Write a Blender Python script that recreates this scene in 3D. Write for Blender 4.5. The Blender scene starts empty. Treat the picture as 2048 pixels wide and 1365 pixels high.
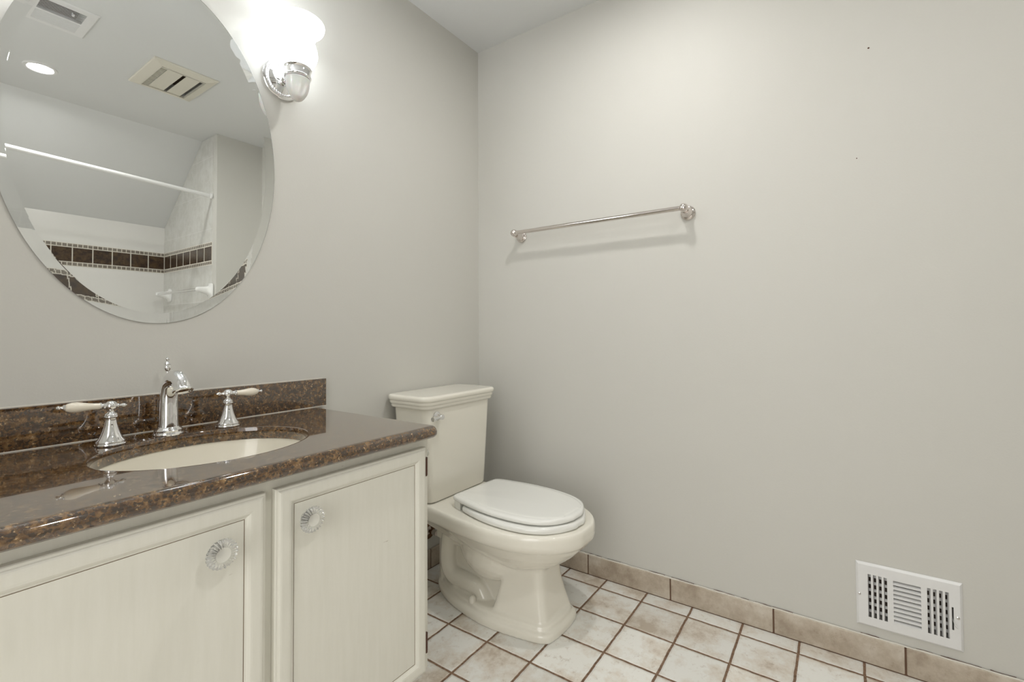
import bpy, bmesh, math, random
from mathutils import Vector, Matrix
random.seed(7)
C = bpy.context.scene.collection
S = bpy.context.scene
PI = math.pi

# ---------------------------------------------------------------- camera
def make_camera():
    cd = bpy.data.cameras.new('camera'); co = bpy.data.objects.new('camera', cd); C.objects.link(co)
    yaw, pitch, roll = 0.60556454, 0.02246365, -0.00546537
    f = Vector((math.cos(yaw)*math.cos(pitch), math.sin(yaw)*math.cos(pitch), math.sin(pitch)))
    r = Vector((math.sin(yaw), -math.cos(yaw), 0)); u = r.cross(f)
    r2 = r*math.cos(roll) + u*math.sin(roll); u2 = -r*math.sin(roll) + u*math.cos(roll)
    m = Matrix((r2, u2, -f)).transposed().to_4x4(); m.translation = (-1.82628, -1.49030, 1.03009)
    co.matrix_world = m
    cd.sensor_width = 36; cd.lens = 939.07/2048*36
    cd.shift_x = -(1031.9-1024)/2048; cd.shift_y = (641.0-682.5)/2048
    cd.clip_start = 0.02
    S.camera = co
make_camera()

# ---------------------------------------------------------------- world, lights, exposure
S.view_settings.view_transform = 'Standard'
S.view_settings.look = 'None'
S.view_settings.exposure = 0.10
S.view_settings.gamma = 1
S.view_settings.use_curve_mapping = False
w = bpy.data.worlds.new('world'); S.world = w; w.use_nodes = True
w.node_tree.nodes['Background'].inputs[0].default_value = (1.0, 0.98, 0.95, 1)
w.node_tree.nodes['Background'].inputs[1].default_value = 1.0
def area(name, loc, rot, sx, sy, power, col):
    l = bpy.data.lights.new(name, 'AREA'); l.shape = 'RECTANGLE'; l.size = sx; l.size_y = sy
    l.energy = power; l.color = col
    o = bpy.data.objects.new(name, l); C.objects.link(o); o.location = loc; o.rotation_euler = rot
    return o
# added unseen fill light, shining in through the open doorway behind the camera
area('added_fill', (-3.0, -1.25, 1.35), (0, -PI/2, 0), 1.9, 1.2, 18, (1.0, 0.985, 0.95))
SHADE_EMIT = 4.8
CAN_EMIT = 300.0

# ---------------------------------------------------------------- materials
def mat(name, col, rough=0.5, metal=0.0, **kw):
    m = bpy.data.materials.new(name); m.use_nodes = True
    b = m.node_tree.nodes['Principled BSDF']
    b.inputs['Base Color'].default_value = (*col, 1); b.inputs['Roughness'].default_value = rough
    b.inputs['Metallic'].default_value = metal
    for k, v in kw.items():
        b.inputs[k.replace('_', ' ')].default_value = v
    return m
class NT:
    def __init__(s, m): s.t = m.node_tree; s.b = s.t.nodes['Principled BSDF']
    def n(s, typ, **kw):
        x = s.t.nodes.new(typ)
        for k, v in kw.items(): setattr(x, k, v)
        return x
    def l(s, a, b): s.t.links.new(a, b)
    def pos(s): return s.n('ShaderNodeNewGeometry').outputs['Position']
    def noise(s, vec, scale, detail=4, rough=.6):
        x = s.n('ShaderNodeTexNoise'); x.inputs['Scale'].default_value = scale; x.inputs['Detail'].default_value = detail
        x.inputs['Roughness'].default_value = rough; s.l(vec, x.inputs['Vector']); return x
    def ramp(s, fac, stops, interp='LINEAR'):
        r = s.n('ShaderNodeValToRGB'); r.color_ramp.interpolation = interp
        e = r.color_ramp.elements
        while len(e) < len(stops): e.new(.5)
        for i, (p, c) in enumerate(stops): e[i].position = p; e[i].color = (*c, 1) if len(c) == 3 else c
        s.l(fac, r.inputs[0]); return r
    def mix(s, fac, a, b, mode='MIX'):
        x = s.n('ShaderNodeMix', data_type='RGBA', blend_type=mode)
        for sock, v in ((x.inputs[0], fac), (x.inputs[6], a), (x.inputs[7], b)):
            if hasattr(v, 'links'): s.l(v, sock)
            else: sock.default_value = v if not isinstance(v, tuple) else (*v, 1)
        return x.outputs[2]
    def math(s, op, a, b=0.0, c=None):
        x = s.n('ShaderNodeMath', operation=op)
        for i, v in enumerate((a, b) if c is None else (a, b, c)):
            if hasattr(v, 'links'): s.l(v, x.inputs[i])
            else: x.inputs[i].default_value = v
        return x.outputs[0]
    def bump(s, h, strength, dist):
        x = s.n('ShaderNodeBump'); x.inputs['Strength'].default_value = strength; x.inputs['Distance'].default_value = dist
        s.l(h, x.inputs['Height']); s.l(x.outputs[0], s.b.inputs['Normal']); return x

def paint(name, col, rough, bump=.12):
    m = mat(name, col, rough); t = NT(m); p = t.pos()
    a = t.noise(p, 2.2, 3); b = t.noise(p, 170, 3)
    c = t.mix(t.math('MULTIPLY', a.outputs[0], .5), col, tuple(x*.94 for x in col)); t.l(c, t.b.inputs['Base Color'])
    t.bump(b.outputs[0], bump, .002); return m
M_WALL = paint('wall_paint', (.63, .62, .577), .58)
M_CEIL = paint('ceiling_paint', (.73, .74, .735), .7)
M_TRIMW = mat('white_enamel', (.80, .80, .79), .3)
M_VENT = mat('vent_enamel', (.78, .78, .775), .35)
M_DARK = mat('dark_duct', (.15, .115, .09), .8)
M_CERAM = mat('biscuit_ceramic', (.86, .83, .74), .09, Coat_Weight=.4, Coat_Roughness=.03)
M_SINK = mat('sink_ceramic', (.86, .82, .71), .12, Coat_Weight=.3)
M_LEVERC = mat('lever_ceramic', (.82, .76, .64), .15, Coat_Weight=.4)
M_WCER = mat('white_ceramic', (.84, .84, .82), .1)
M_CHROME = mat('chrome', (.90, .90, .91), .04, 1)
M_NICKEL = mat('warm_chrome', (.74, .69, .66), .12, 1)
M_BRASSD = mat('dark_bronze', (.20, .11, .06), .3, 1)
M_HINGE = mat('hinge_bronze', (.10, .045, .03), .4, .5)
M_GLAZE = mat('brown_glaze', (.40, .33, .24), .5)
M_PLASTIC = mat('seat_plastic', (.87, .87, .83), .16, Coat_Weight=.2)
M_GLASS = mat('clear_glass', (.93, .93, .90), .03, IOR=1.45, Transmission_Weight=.78)
M_BUTTON = mat('glass_knob_centre', (.78, .77, .71), .05, IOR=1.45, Transmission_Weight=.2)
M_ACRYL = mat('clear_acrylic', (.97, .97, .97), .03, IOR=1.45, Transmission_Weight=1.0)
M_MGLASS = mat('mirror_glass', (.985, .995, .99), 0.0, IOR=1.5, Transmission_Weight=1.0)
M_SILVER = mat('mirror_silver', (.93, .94, .935), 0.0, 1)
M_CAULK = mat('caulk', (.70, .67, .60), .6)

def emis(name, col, strength):
    m = bpy.data.materials.new(name); m.use_nodes = True; b = m.node_tree.nodes['Principled BSDF']
    b.inputs['Base Color'].default_value = (.9, .9, .9, 1); b.inputs['Roughness'].default_value = .3
    b.inputs['Emission Color'].default_value = (*col, 1); b.inputs['Emission Strength'].default_value = strength
    return m
M_SHADE = emis('lit_frosted_shade', (.90, .955, 1.0), SHADE_EMIT)
M_SHADE2 = emis('bright_frosted_shade', (.95, .975, 1.0), SHADE_EMIT*5)
M_CAN = emis('lit_lens', (1.0, .985, .955), CAN_EMIT)
M_FROST = mat('frosted_glass', (.93, .91, .88), .28, IOR=1.45, Transmission_Weight=.35, Subsurface_Weight=.2)

def cabinet_paint():
    m = mat('cream_glazed_paint', (.70, .68, .595), .42); t = NT(m); p = t.pos()
    mp = t.n('ShaderNodeMapping'); t.l(p, mp.inputs[0]); mp.inputs['Scale'].default_value = (9, 9, .8)
    a = t.noise(mp.outputs[0], 9, 5, .65)
    mp2 = t.n('ShaderNodeMapping'); t.l(p, mp2.inputs[0]); mp2.inputs['Scale'].default_value = (3, 9, 14)
    b = t.noise(mp2.outputs[0], 4.5, 3, .8)
    ra = t.ramp(a.outputs[0], [(.30, (.785, .77, .685)), (.70, (.82, .805, .725))])
    rb = t.ramp(b.outputs[0], [(.735, (0, 0, 0)), (.76, (1, 1, 1))])
    c = t.mix(t.math('MULTIPLY', rb.outputs[0], .5), ra.outputs[0], (.42, .37, .28)); t.l(c, t.b.inputs['Base Color'])
    t.bump(a.outputs[0], .05, .001); return m
M_CAB = cabinet_paint()

def granite(name):
    m = mat(name, (.1, .06, .04), .06, Coat_Weight=1.0, Coat_Roughness=.02, Coat_IOR=1.75); t = NT(m); p = t.pos()
    n1 = t.noise(p, 58, 6, .72); n2 = t.noise(p, 135, 4, .7); n3 = t.noise(p, 12, 3, .5)
    v = t.n('ShaderNodeTexVoronoi'); v.inputs['Scale'].default_value = 210; t.l(p, v.inputs['Vector'])
    base = t.ramp(n1.outputs[0], [(.33, (.009, .004, .002)), (.44, (.060, .027, .009)), (.55, (.15, .078, .026)), (.68, (.36, .21, .085))])
    fl = t.ramp(n2.outputs[0], [(.60, (0, 0, 0)), (.66, (1, 1, 1))])
    c1 = t.mix(t.math('MULTIPLY', fl.outputs[0], .85), base.outputs[0], (.60, .43, .23))
    dk = t.ramp(v.outputs['Color'], [(.30, (1, 1, 1)), (.38, (0, 0, 0))])
    c2 = t.mix(t.math('MULTIPLY', dk.outputs[0], .8), c1, (.008, .005, .004))
    c3 = t.mix(t.math('MULTIPLY', n3.outputs[0], .4), c2, (.10, .05, .018))
    t.bump(n2.outputs[0], .04, .001)
    t.l(c3, t.b.inputs['Base Color']); return m
M_GRAN = granite('brown_granite')

def stone_col(t, p, seed_vec=None, bright=1.0, warm=0.0):
    n1 = t.noise(p, 7, 6, .68); n2 = t.noise(p, 38, 5, .75); n3 = t.noise(p, 130, 3, .7)
    a = t.ramp(n1.outputs[0], [(.34, (.45*bright, .385*bright, .31*bright)), (.44, (.60*bright, .555*bright, .49*bright)), (.56, (.69*bright, .685*bright, .65*bright))])
    b = t.ramp(n2.outputs[0], [(.57, (0, 0, 0)), (.72, (1, 1, 1))])
    c = t.mix(t.math('MULTIPLY', b.outputs[0], .55), a.outputs[0], (.40, .31, .225))
    s = t.ramp(n3.outputs[0], [(.67, (0, 0, 0)), (.72, (1, 1, 1))])
    s2 = t.math('MULTIPLY', s.outputs[0], t.math('MULTIPLY', b.outputs[0], .8))
    return t.mix(s2, c, (.20, .13, .08)), n2
def floor_tiles():
    m = mat('floor_tile', (.6, .55, .5), .38); t = NT(m); p = t.pos()
    PX, PY, OX, OY, G = .1704, .1704, -.07597, -.50805, .0072
    sp = t.n('ShaderNodeSeparateXYZ'); t.l(p, sp.inputs[0])
    wob = t.noise(p, 26, 2); wv = t.math('MULTIPLY', t.math('SUBTRACT', wob.outputs[0], .5), .0045)
    def cell(o, off, P):
        q = t.math('DIVIDE', t.math('SUBTRACT', t.math('ADD', o, wv), off), P)
        idx = t.math('FLOOR', q); fr = t.math('SUBTRACT', q, idx)
        d = t.math('MULTIPLY', t.math('MINIMUM', fr, t.math('SUBTRACT', 1.0, fr)), P)
        return idx, d
    ix, dx = cell(sp.outputs[0], OX, PX); iy, dy = cell(sp.outputs[1], OY, PY)
    d = t.math('MINIMUM', dx, dy)
    cb = t.n('ShaderNodeCombineXYZ'); t.l(ix, cb.inputs[0]); t.l(iy, cb.inputs[1])
    wn = t.n('ShaderNodeTexWhiteNoise', noise_dimensions='3D'); t.l(cb.outputs[0], wn.inputs['Vector'])
    vm = t.n('ShaderNodeVectorMath', operation='MULTIPLY_ADD'); t.l(wn.outputs['Color'], vm.inputs[0])
    vm.inputs[1].default_value = (7, 7, 7); t.l(p, vm.inputs[2])
    c, n2 = stone_col(t, vm.outputs[0], bright=1.24)
    hv = t.math('MULTIPLY_ADD', wn.outputs['Value'], .16, .90)
    hs = t.n('ShaderNodeHueSaturation'); t.l(hv, hs.inputs['Value']); t.l(c, hs.inputs['Color'])
    g = t.n('ShaderNodeMapRange'); t.l(d, g.inputs[0]); g.inputs[1].default_value = G*.42; g.inputs[2].default_value = G*.62
    gn = t.noise(p, 90, 3); gc = t.ramp(gn.outputs[0], [(.35, (.14, .08, .045)), (.65, (.27, .17, .11))])
    col = t.mix(g.outputs[0], gc.outputs[0], hs.outputs[0]); t.l(col, t.b.inputs['Base Color'])
    rr = t.math('MULTIPLY_ADD', g.outputs[0], -.45, .85); t.l(rr, t.b.inputs['Roughness'])
    gs = t.n('ShaderNodeMapRange', interpolation_type='SMOOTHSTEP'); t.l(d, gs.inputs[0]); gs.inputs[1].default_value = G*.35; gs.inputs[2].default_value = G*1.3
    h = t.math('MULTIPLY_ADD', n2.outputs[0], .10, gs.outputs[0]); t.bump(h, .7, .003)
    return m
M_FLOOR = floor_tiles()
def base_tile():
    m = mat('baseboard_tile', (.5, .42, .33), .4); t = NT(m); oi = t.n('ShaderNodeNewGeometry')
    vm = t.n('ShaderNodeVectorMath', operation='MULTIPLY_ADD')
    cb = t.n('ShaderNodeCombineXYZ'); t.l(oi.outputs['Random Per Island'], cb.inputs[0]); t.l(oi.outputs['Random Per Island'], cb.inputs[1])
    t.l(cb.outputs[0], vm.inputs[0]); vm.inputs[1].default_value = (9, 5, 3); t.l(oi.outputs['Position'], vm.inputs[2])
    n1 = t.noise(vm.outputs[0], 9, 6, .7); n2 = t.noise(vm.outputs[0], 60, 5, .7)
    a = t.ramp(n1.outputs[0], [(.34, (.37, .30, .23)), (.5, (.50, .43, .345)), (.66, (.62, .56, .48))])
    b = t.ramp(n2.outputs[0], [(.56, (0, 0, 0)), (.74, (1, 1, 1))])
    c = t.mix(t.math('MULTIPLY', b.outputs[0], .45), a.outputs[0], (.30, .21, .14)); t.l(c, t.b.inputs['Base Color'])
    t.bump(n2.outputs[0], .2, .002); return m
M_BASE = base_tile()
M_GROUT = mat('brown_grout', (.14, .08, .05), .9)
def alcove_tile():
    m = mat('alcove_tile', (.66, .655, .62), .16); t = NT(m); p = t.pos(); sp = t.n('ShaderNodeSeparateXYZ'); t.l(p, sp.inputs[0])
    def d(o, off, P):
        q = t.math('DIVIDE', t.math('SUBTRACT', o, off), P); fr = t.math('FRACT', q)
        return t.math('MULTIPLY', t.math('MINIMUM', fr, t.math('SUBTRACT', 1.0, fr)), P)
    dd = t.math('MINIMUM', d(sp.outputs[0], -.571, .2105), t.math('MINIMUM', d(sp.outputs[1], -3.056, .12), d(sp.outputs[2], 1.514, .26)))
    g = t.n('ShaderNodeMapRange'); t.l(dd, g.inputs[0]); g.inputs[1].default_value = .001; g.inputs[2].default_value = .002
    n = t.noise(p, 14, 5, .7); a = t.ramp(n.outputs[0], [(.4, (.62, .61, .57)), (.6, (.69, .69, .655))])
    c = t.mix(g.outputs[0], (.76, .75, .72), a.outputs[0]); t.l(c, t.b.inputs['Base Color']); t.bump(g.outputs[0], .2, .001); return m
M_ATILE = alcove_tile()
def brown_tile(name, c0, c1):
    m = mat(name, c0, .14); t = NT(m); p = t.pos(); n = t.noise(p, 30, 5, .7)
    a = t.ramp(n.outputs[0], [(.4, c0), (.72, c1)]); t.l(a.outputs[0], t.b.inputs['Base Color']); t.bump(n.outputs[0], .4, .004); return m
M_BTILE = brown_tile('brown_slate_tile', (.030, .016, .010), (.11, .066, .030))
M_MTILE = brown_tile('taupe_mosaic_tile', (.17, .145, .115), (.30, .27, .23))
M_LGROUT = mat('light_grout', (.70, .66, .58), .8)

# ---------------------------------------------------------------- object helpers
def tag(o, label=None, cat=None, group=None, kind=None):
    if label: o['label'] = label
    if cat: o['category'] = cat
    if group: o['group'] = group
    if kind: o['kind'] = kind
    return o
def thing(name, loc, label, cat, group=None):
    o = bpy.data.objects.new(name, None); C.objects.link(o); o.location = loc; o.empty_display_size = .05
    return tag(o, label, cat, group)
def wloc(o):
    v = Vector((0, 0, 0))
    while o: v += o.location; o = o.parent
    return v
def obj(name, bm, mats, parent=None, smooth=None, origin=None):
    """link bm (in world coordinates) as one mesh object"""
    bmesh.ops.recalc_face_normals(bm, faces=bm.faces[:]) if bm.faces else None
    me = bpy.data.meshes.new(name)
    off = wloc(parent) if parent else Vector(origin or (0, 0, 0))
    bmesh.ops.translate(bm, verts=bm.verts[:], vec=-off)
    if smooth is not None:
        a = math.radians(smooth)
        for f in bm.faces: f.smooth = True
        for e in bm.edges:
            if len(e.link_faces) == 2 and e.calc_face_angle(0) > a: e.smooth = False
    bm.to_mesh(me); bm.free()
    for m in (mats if isinstance(mats, (list, tuple)) else [mats]): me.materials.append(m)
    o = bpy.data.objects.new(name, me); C.objects.link(o)
    if parent: o.parent = parent
    else: o.location = off
    return o
def struct(name, bm, mats, smooth=None): return tag(obj(name, bm, mats, None, smooth), kind='structure')
def bx(bm, x0, x1, y0, y1, z0, z1, bev=0.0, seg=2, mi=0):
    t = bmesh.new(); bmesh.ops.create_cube(t, size=1)
    for v in t.verts: v.co = Vector(((x0+x1)/2+v.co.x*(x1-x0), (y0+y1)/2+v.co.y*(y1-y0), (z0+z1)/2+v.co.z*(z1-z0)))
    if bev: bmesh.ops.bevel(t, geom=t.edges[:], offset=bev, segments=seg, profile=.5, affect='EDGES')
    for f in t.faces: f.material_index = mi
    join(bm, t); return bm
def join(bm, t, M=None):
    if M is not None: bmesh.ops.transform(t, matrix=M, verts=t.verts[:])
    vs = [bm.verts.new(v.co) for v in t.verts]; t.verts.index_update()
    for f in t.faces:
        try:
            g = bm.faces.new([vs[v.index] for v in f.verts]); g.material_index = f.material_index; g.smooth = f.smooth
        except ValueError: pass
    t.free(); return bm
def frame_mat(origin, zaxis, xhint=(0, 0, 1)):
    z = Vector(zaxis).normalized(); xh = Vector(xhint)
    if abs(z.dot(xh)) > .95: xh = Vector((1, 0, 0))
    x = (xh - z*z.dot(xh)).normalized(); y = z.cross(x)
    m = Matrix((x, y, z)).transposed().to_4x4(); m.translation = Vector(origin); return m
def lathe(bm, prof, origin=(0, 0, 0), axis=(0, 0, 1), seg=40, sx=1, sy=1, mi=0, flute=None):
    """prof: (radius, height) list; closed with caps where radius is 0"""
    t = bmesh.new(); rings = []
    for k, (r, h) in enumerate(prof):
        if r <= 1e-6: rings.append([t.verts.new((0, 0, h))])
        else:
            ring = []
            for i in range(seg):
                a = 2*PI*i/seg; rr = r
                if flute: rr, a2, hh = flute(r, a, h, k); a = a2
                else: hh = h
                ring.append(t.verts.new((rr*math.cos(a)*sx, rr*math.sin(a)*sy, hh)))
            rings.append(ring)
    for a, b in zip(rings[:-1], rings[1:]):
        for i in range(seg):
            j = (i+1) % seg
            if len(a) == 1 and len(b) == 1: continue
            if len(a) == 1: f = t.faces.new((a[0], b[j], b[i]))
            elif len(b) == 1: f = t.faces.new((a[i], a[j], b[0]))
            else: f = t.faces.new((a[i], a[j], b[j], b[i]))
            f.material_index = mi
    return join(bm, t, frame_mat(origin, axis))
def tube(bm, pts, rads, seg=16, caps=True, sxy=(1, 1), hint=(0, 0, 1), mi=0):
    pts = [Vector(p) for p in pts]; t = bmesh.new(); rings = []
    if not isinstance(rads, (list, tuple)): rads = [rads]*len(pts)
    xprev = None
    for i, p in enumerate(pts):
        d = (pts[min(i+1, len(pts)-1)] - pts[max(i-1, 0)]).normalized()
        if xprev is None:
            h = Vector(hint)
            if abs(d.dot(h)) > .95: h = Vector((1, 0, 0))
            x = (h - d*d.dot(h)).normalized()
        else: x = (xprev - d*d.dot(xprev)).normalized()
        xprev = x; y = d.cross(x)
        rings.append([t.verts.new(p + (x*math.cos(2*PI*k/seg)*sxy[0] + y*math.sin(2*PI*k/seg)*sxy[1])*rads[i]) for k in range(seg)])
    for a, b in zip(rings[:-1], rings[1:]):
        for k in range(seg): t.faces.new((a[k], a[(k+1) % seg], b[(k+1) % seg], b[k]))
    if caps: t.faces.new(rings[0][::-1]); t.faces.new(rings[-1])
    for f in t.faces: f.material_index = mi
    return join(bm, t)
def loft(bm, loops, caps=True, mi=0):
    t = bmesh.new(); rings = [[t.verts.new(p) for p in L] for L in loops]; n = len(rings[0])
    for a, b in zip(rings[:-1], rings[1:]):
        for k in range(n): t.faces.new((a[k], a[(k+1) % n], b[(k+1) % n], b[k]))
    if caps: t.faces.new(rings[0][::-1]); t.faces.new(rings[-1])
    for f in t.faces: f.material_index = mi
    return join(bm, t)
def spline(pts, n):
    """Catmull-Rom through pts, n samples per span"""
    P = [Vector(p) for p in pts]; out = []
    for i in range(len(P)-1):
        a, b, c, d = P[max(i-1, 0)], P[i], P[i+1], P[min(i+2, len(P)-1)]
        for k in range(n):
            s = k/n; out.append(.5*((2*b)+(-a+c)*s+(2*a-5*b+4*c-d)*s*s+(-a+3*b-3*c+d)*s**3))
    out.append(P[-1]); return out
def rrect(x0, x1, y0, y1, r, n=6):
    out = []
    for cx, cy, a0 in ((x1-r, y1-r, 0), (x0+r, y1-r, 90), (x0+r, y0+r, 180), (x1-r, y0+r, 270)):
        for i in range(n+1):
            a = math.radians(a0+90*i/n); out.append((cx+r*math.cos(a), cy+r*math.sin(a)))
    return out
def plate(bm, u0, u1, v0, v1, holes, h0, h1, fn, mi=0):
    """flat plate with rectangular holes; fn maps (u, v, h) to world"""
    us = sorted({u0, u1, *[x for h in holes for x in h[:2]]}); vs = sorted({v0, v1, *[x for h in holes for x in h[2:]]})
    nu, nv = len(us)-1, len(vs)-1
    solid = [[not any(h[0] <= (us[i]+us[i+1])/2 <= h[1] and h[2] <= (vs[j]+vs[j+1])/2 <= h[3] for h in holes) for j in range(nv)] for i in range(nu)]
    t = bmesh.new(); V = {}
    def v(i, j, k):
        if (i, j, k) not in V: V[(i, j, k)] = t.verts.new(fn(us[i], vs[j], (h0, h1)[k]))
        return V[(i, j, k)]
    S_ = lambda i, j: 0 <= i < nu and 0 <= j < nv and solid[i][j]
    for i in range(nu):
        for j in range(nv):
            if not solid[i][j]: continue
            t.faces.new((v(i, j, 1), v(i+1, j, 1), v(i+1, j+1, 1), v(i, j+1, 1))); t.faces.new((v(i, j, 0), v(i, j+1, 0), v(i+1, j+1, 0), v(i+1, j, 0)))
            if not S_(i-1, j): t.faces.new((v(i, j, 0), v(i, j, 1), v(i, j+1, 1), v(i, j+1, 0)))
            if not S_(i+1, j): t.faces.new((v(i+1, j, 0), v(i+1, j+1, 0), v(i+1, j+1, 1), v(i+1, j, 1)))
            if not S_(i, j-1): t.faces.new((v(i, j, 0), v(i+1, j, 0), v(i+1, j, 1), v(i, j, 1)))
            if not S_(i, j+1): t.faces.new((v(i, j+1, 0), v(i, j+1, 1), v(i+1, j+1, 1), v(i+1, j+1, 0)))
    for f in t.faces: f.material_index = mi
    return join(bm, t)
NB = bmesh.new

# ================================================================ THE SETTING
CH = 2.44; YW = -2.131; YB = -3.06; XA = -.317; XL = -1.95; XD = -2.5; KNEE = -2.37; SLZ = 1.885
b = NB(); bx(b, XD-.7, .1, YB-.1, .1, -.1, 0); struct('floor', b, M_FLOOR)
b = NB(); bx(b, XD-.1, .1, 0, .1, 0, CH+.05); struct('wall_left', b, M_WALL)
# towel bar wall, with the duct opening behind the register cut through it
b = NB(); plate(b, YW, 0, 0, CH+.05, [(-1.742, -1.532, .132, .288)], 0, .1, lambda u, v, h: (h, u, v))
struct('wall_right', b, M_WALL)
b = NB(); bx(b, XA+.003, .1, YB-.1, YW, 0, CH+.05); struct('wall_wing', b, M_WALL)
b = NB(); bx(b, XD-.1, XL-.003, YB-.1, YW, 0, CH+.05); struct('wall_alcove', b, M_WALL)
b = NB(); bx(b, XL-.003, XA+.003, YB-.1, YB, 0, CH+.05); struct('wall_rear', b, M_WALL)
b = NB(); plate(b, YW, 0, 0, CH+.05, [(-1.75, -.85, -.01, 2.04)], -.1, 0, lambda u, v, h: (XD+h, u, v)); struct('wall_entry', b, M_WALL)
# ceiling with the sloped part over the tub (side profile extruded along X), vent and lamp openings cut out
b = NB()
plate(b, XD-.1, .1, KNEE, .1, [(-.885, -.665, -1.722, -1.408), (-1.368, -1.214, -1.442, -1.232)], 0, .1, lambda u, v, h: (u, v, CH+h))
loft(b, [[(x, KNEE, CH), (x, YB-.02, SLZ-.017), (x, YB-.02, CH+.1), (x, KNEE, CH+.1)] for x in (XL-.003, XA+.003)])
struct('ceiling', b, M_CEIL)
# doorway casing behind the camera
b = NB()
bx(b, XD, XD+.018, -1.83, -1.75, 0, 2.12, .004); bx(b, XD, XD+.018, -.85, -.77, 0, 2.12, .004); bx(b, XD, XD+.018, -1.75, -.85, 2.04, 2.12, .004)
struct('trim_1', b, M_TRIMW)

# baseboard tiles: bevelled tiles on a grout bed
def baseboard(name, axis, joints, top=.0835, th=.010, g=.0045):
    b = NB(); lo, hi = joints[-1], joints[0]
    def put(a0, a1, t0, t1, z0, z1, bev, mi):
        if axis == 'y': bx(b, -t1, -t0, a0, a1, z0, z1, bev, 3, mi)
        else: bx(b, a0, a1, -t1, -t0, z0, z1, bev, 3, mi)
    put(lo, hi, 0, th-.003, 0, top-.003, 0, 1)
    for a, c in zip(joints[:-1], joints[1:]): put(c+g/2, a-g/2, .0005, th, .003, top, .0032, 0)
    struct(name, b, [M_BASE, M_GROUT], 50)
baseboard('baseboard_right', 'y', [-.012, -.251, -.595, -.939, -1.285, -1.631, -1.975, YW])
baseboard('baseboard_left', 'x', [-.001, -.344, -.688, -.90])
# ragged caulk bead where tile meets wall
b = NB()
rr = random.Random(3); y = -.012
pts = []
while y > YW+.005:
    pts.append((-.0035-.002*rr.random(), y, .0835+.0012*rr.random())); y -= .018
tube(b, pts, [.0022+.0014*rr.random() for _ in pts], 6)
struct('trim_2', b, M_CAULK)
def crack_strip():
    b = NB(); r_ = random.Random(11); y = -.3
    while y > YW+.05:
        L = r_.uniform(.01, .09)
        if r_.random() < .72:
            n = 5; tube(b, [(-.0028-.0014*r_.random(), y-L*i/n, .0868+.0010*r_.random()) for i in range(n+1)], [.0004+.0007*r_.random() for _ in range(n+1)], 5)
        y -= L+r_.uniform(.002, .03)
    struct('trim_3', b, M_HINGE)
crack_strip()

# shower alcove tile slabs
b = NB(); bx(b, XL, XA, YB, -3.056, 0, SLZ+.0); struct('wall_tile_rear', b, M_ATILE)
def side_tile(name, x0, x1):
    b = NB(); sl = (CH-SLZ)/(KNEE+3.056)
    prof = [(-2.19, 0), (-3.056, 0), (-3.056, SLZ-.003), (KNEE, CH-.003), (-2.19, CH-.003)]
    loft(b, [[(x, y, z) for y, z in prof] for x in (x0, x1)]); struct(name, b, M_ATILE)
side_tile('wall_tile_right', XA, XA+.0035); side_tile('wall_tile_left', XL-.0035, XL)
def tile_border(name, p0, d, length, nrm, P, first, hs=1.0, gw=1.0):
    """brown slate tiles between two rows of small mosaic squares"""
    b = NB(); d = Vector(d); n = Vector(nrm); p0 = Vector(p0)
    def blk(s0, s1, z0, z1, h0, h1, bev, mi):
        a = p0+d*s0+n*h0; c = p0+d*s1+n*h1
        bx(b, min(a.x, c.x), max(a.x, c.x), min(a.y, c.y), max(a.y, c.y), z0, z1, bev, 1, mi)
    blk(0, length, 1.514, 1.678, 0, .0012, 0, 2); rel = .0028*hs+.0012
    s = first-P
    while s < length:
        a, c = max(s+.0035*gw, .002), min(s+P-.0035*gw, length-.002)
        if c-a > .004: blk(a, c, 1.5455, 1.6465, 0, rel, min(.0012, rel-.0012), 0)
        s += P
    q = P/4; s = first-P
    while s < length:
        a, c = max(s+.003*gw, .002), min(s+q-.003*gw, length-.002)
        if c-a > .004:
            blk(a, c, 1.5185, 1.5385, 0, rel*.9, .0003, 1); blk(a, c, 1.6535, 1.6735, 0, rel*.9, .0003, 1)
        s += q
    tag(obj(name, b, [M_BTILE, M_MTILE, M_LGROUT], None), kind='structure')
tile_border('trim_4', (XA, -3.056, 0), (-1, 0, 0), XA-XL, (0, 1, 0), .1125, .107)
tile_border('trim_5', (XA, -3.056, 0), (0, 1, 0), .864, (-1, 0, 0), .1215, .135, .12, 1.25)
tile_border('trim_6', (XL, -3.056, 0), (0, 1, 0), .864, (1, 0, 0), .1215, .135, .12, 1.25)

# ================================================================ MIRROR
def ellipse_loop(cx, cz, a, c, y, n=160): return [(cx+a*math.cos(2*PI*i/n), y, cz+c*math.sin(2*PI*i/n)) for i in range(n)]
MX, MZ, MA, MC = -1.3472, 1.5291, .3110, .4738
b = NB(); t = NB(); n = 160
BW = .0265; TH = .006
L0 = [t.verts.new(p) for p in ellipse_loop(MX, MZ, MA, MC, -.002, n)]
L1 = [t.verts.new(p) for p in ellipse_loop(MX, MZ, MA, MC, -(TH-.0024), n)]
L2 = [t.verts.new(p) for p in ellipse_loop(MX, MZ, MA-BW, MC-BW, -TH, n)]
for A_, B_ in ((L0, L1), (L1, L2)):
    for i in range(n): t.faces.new((A_[i], A_[(i+1) % n], B_[(i+1) % n], B_[i]))
t.faces.new(L2); f = t.faces.new(L0[::-1]); f.material_index = 1
join(b, t)
tag(obj('oval_mirror', b, [M_MGLASS, M_SILVER], None, None, (MX, -.002, MZ)), 'tall oval frameless mirror with an angled glass rim, above the sink', 'mirror')

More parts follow.
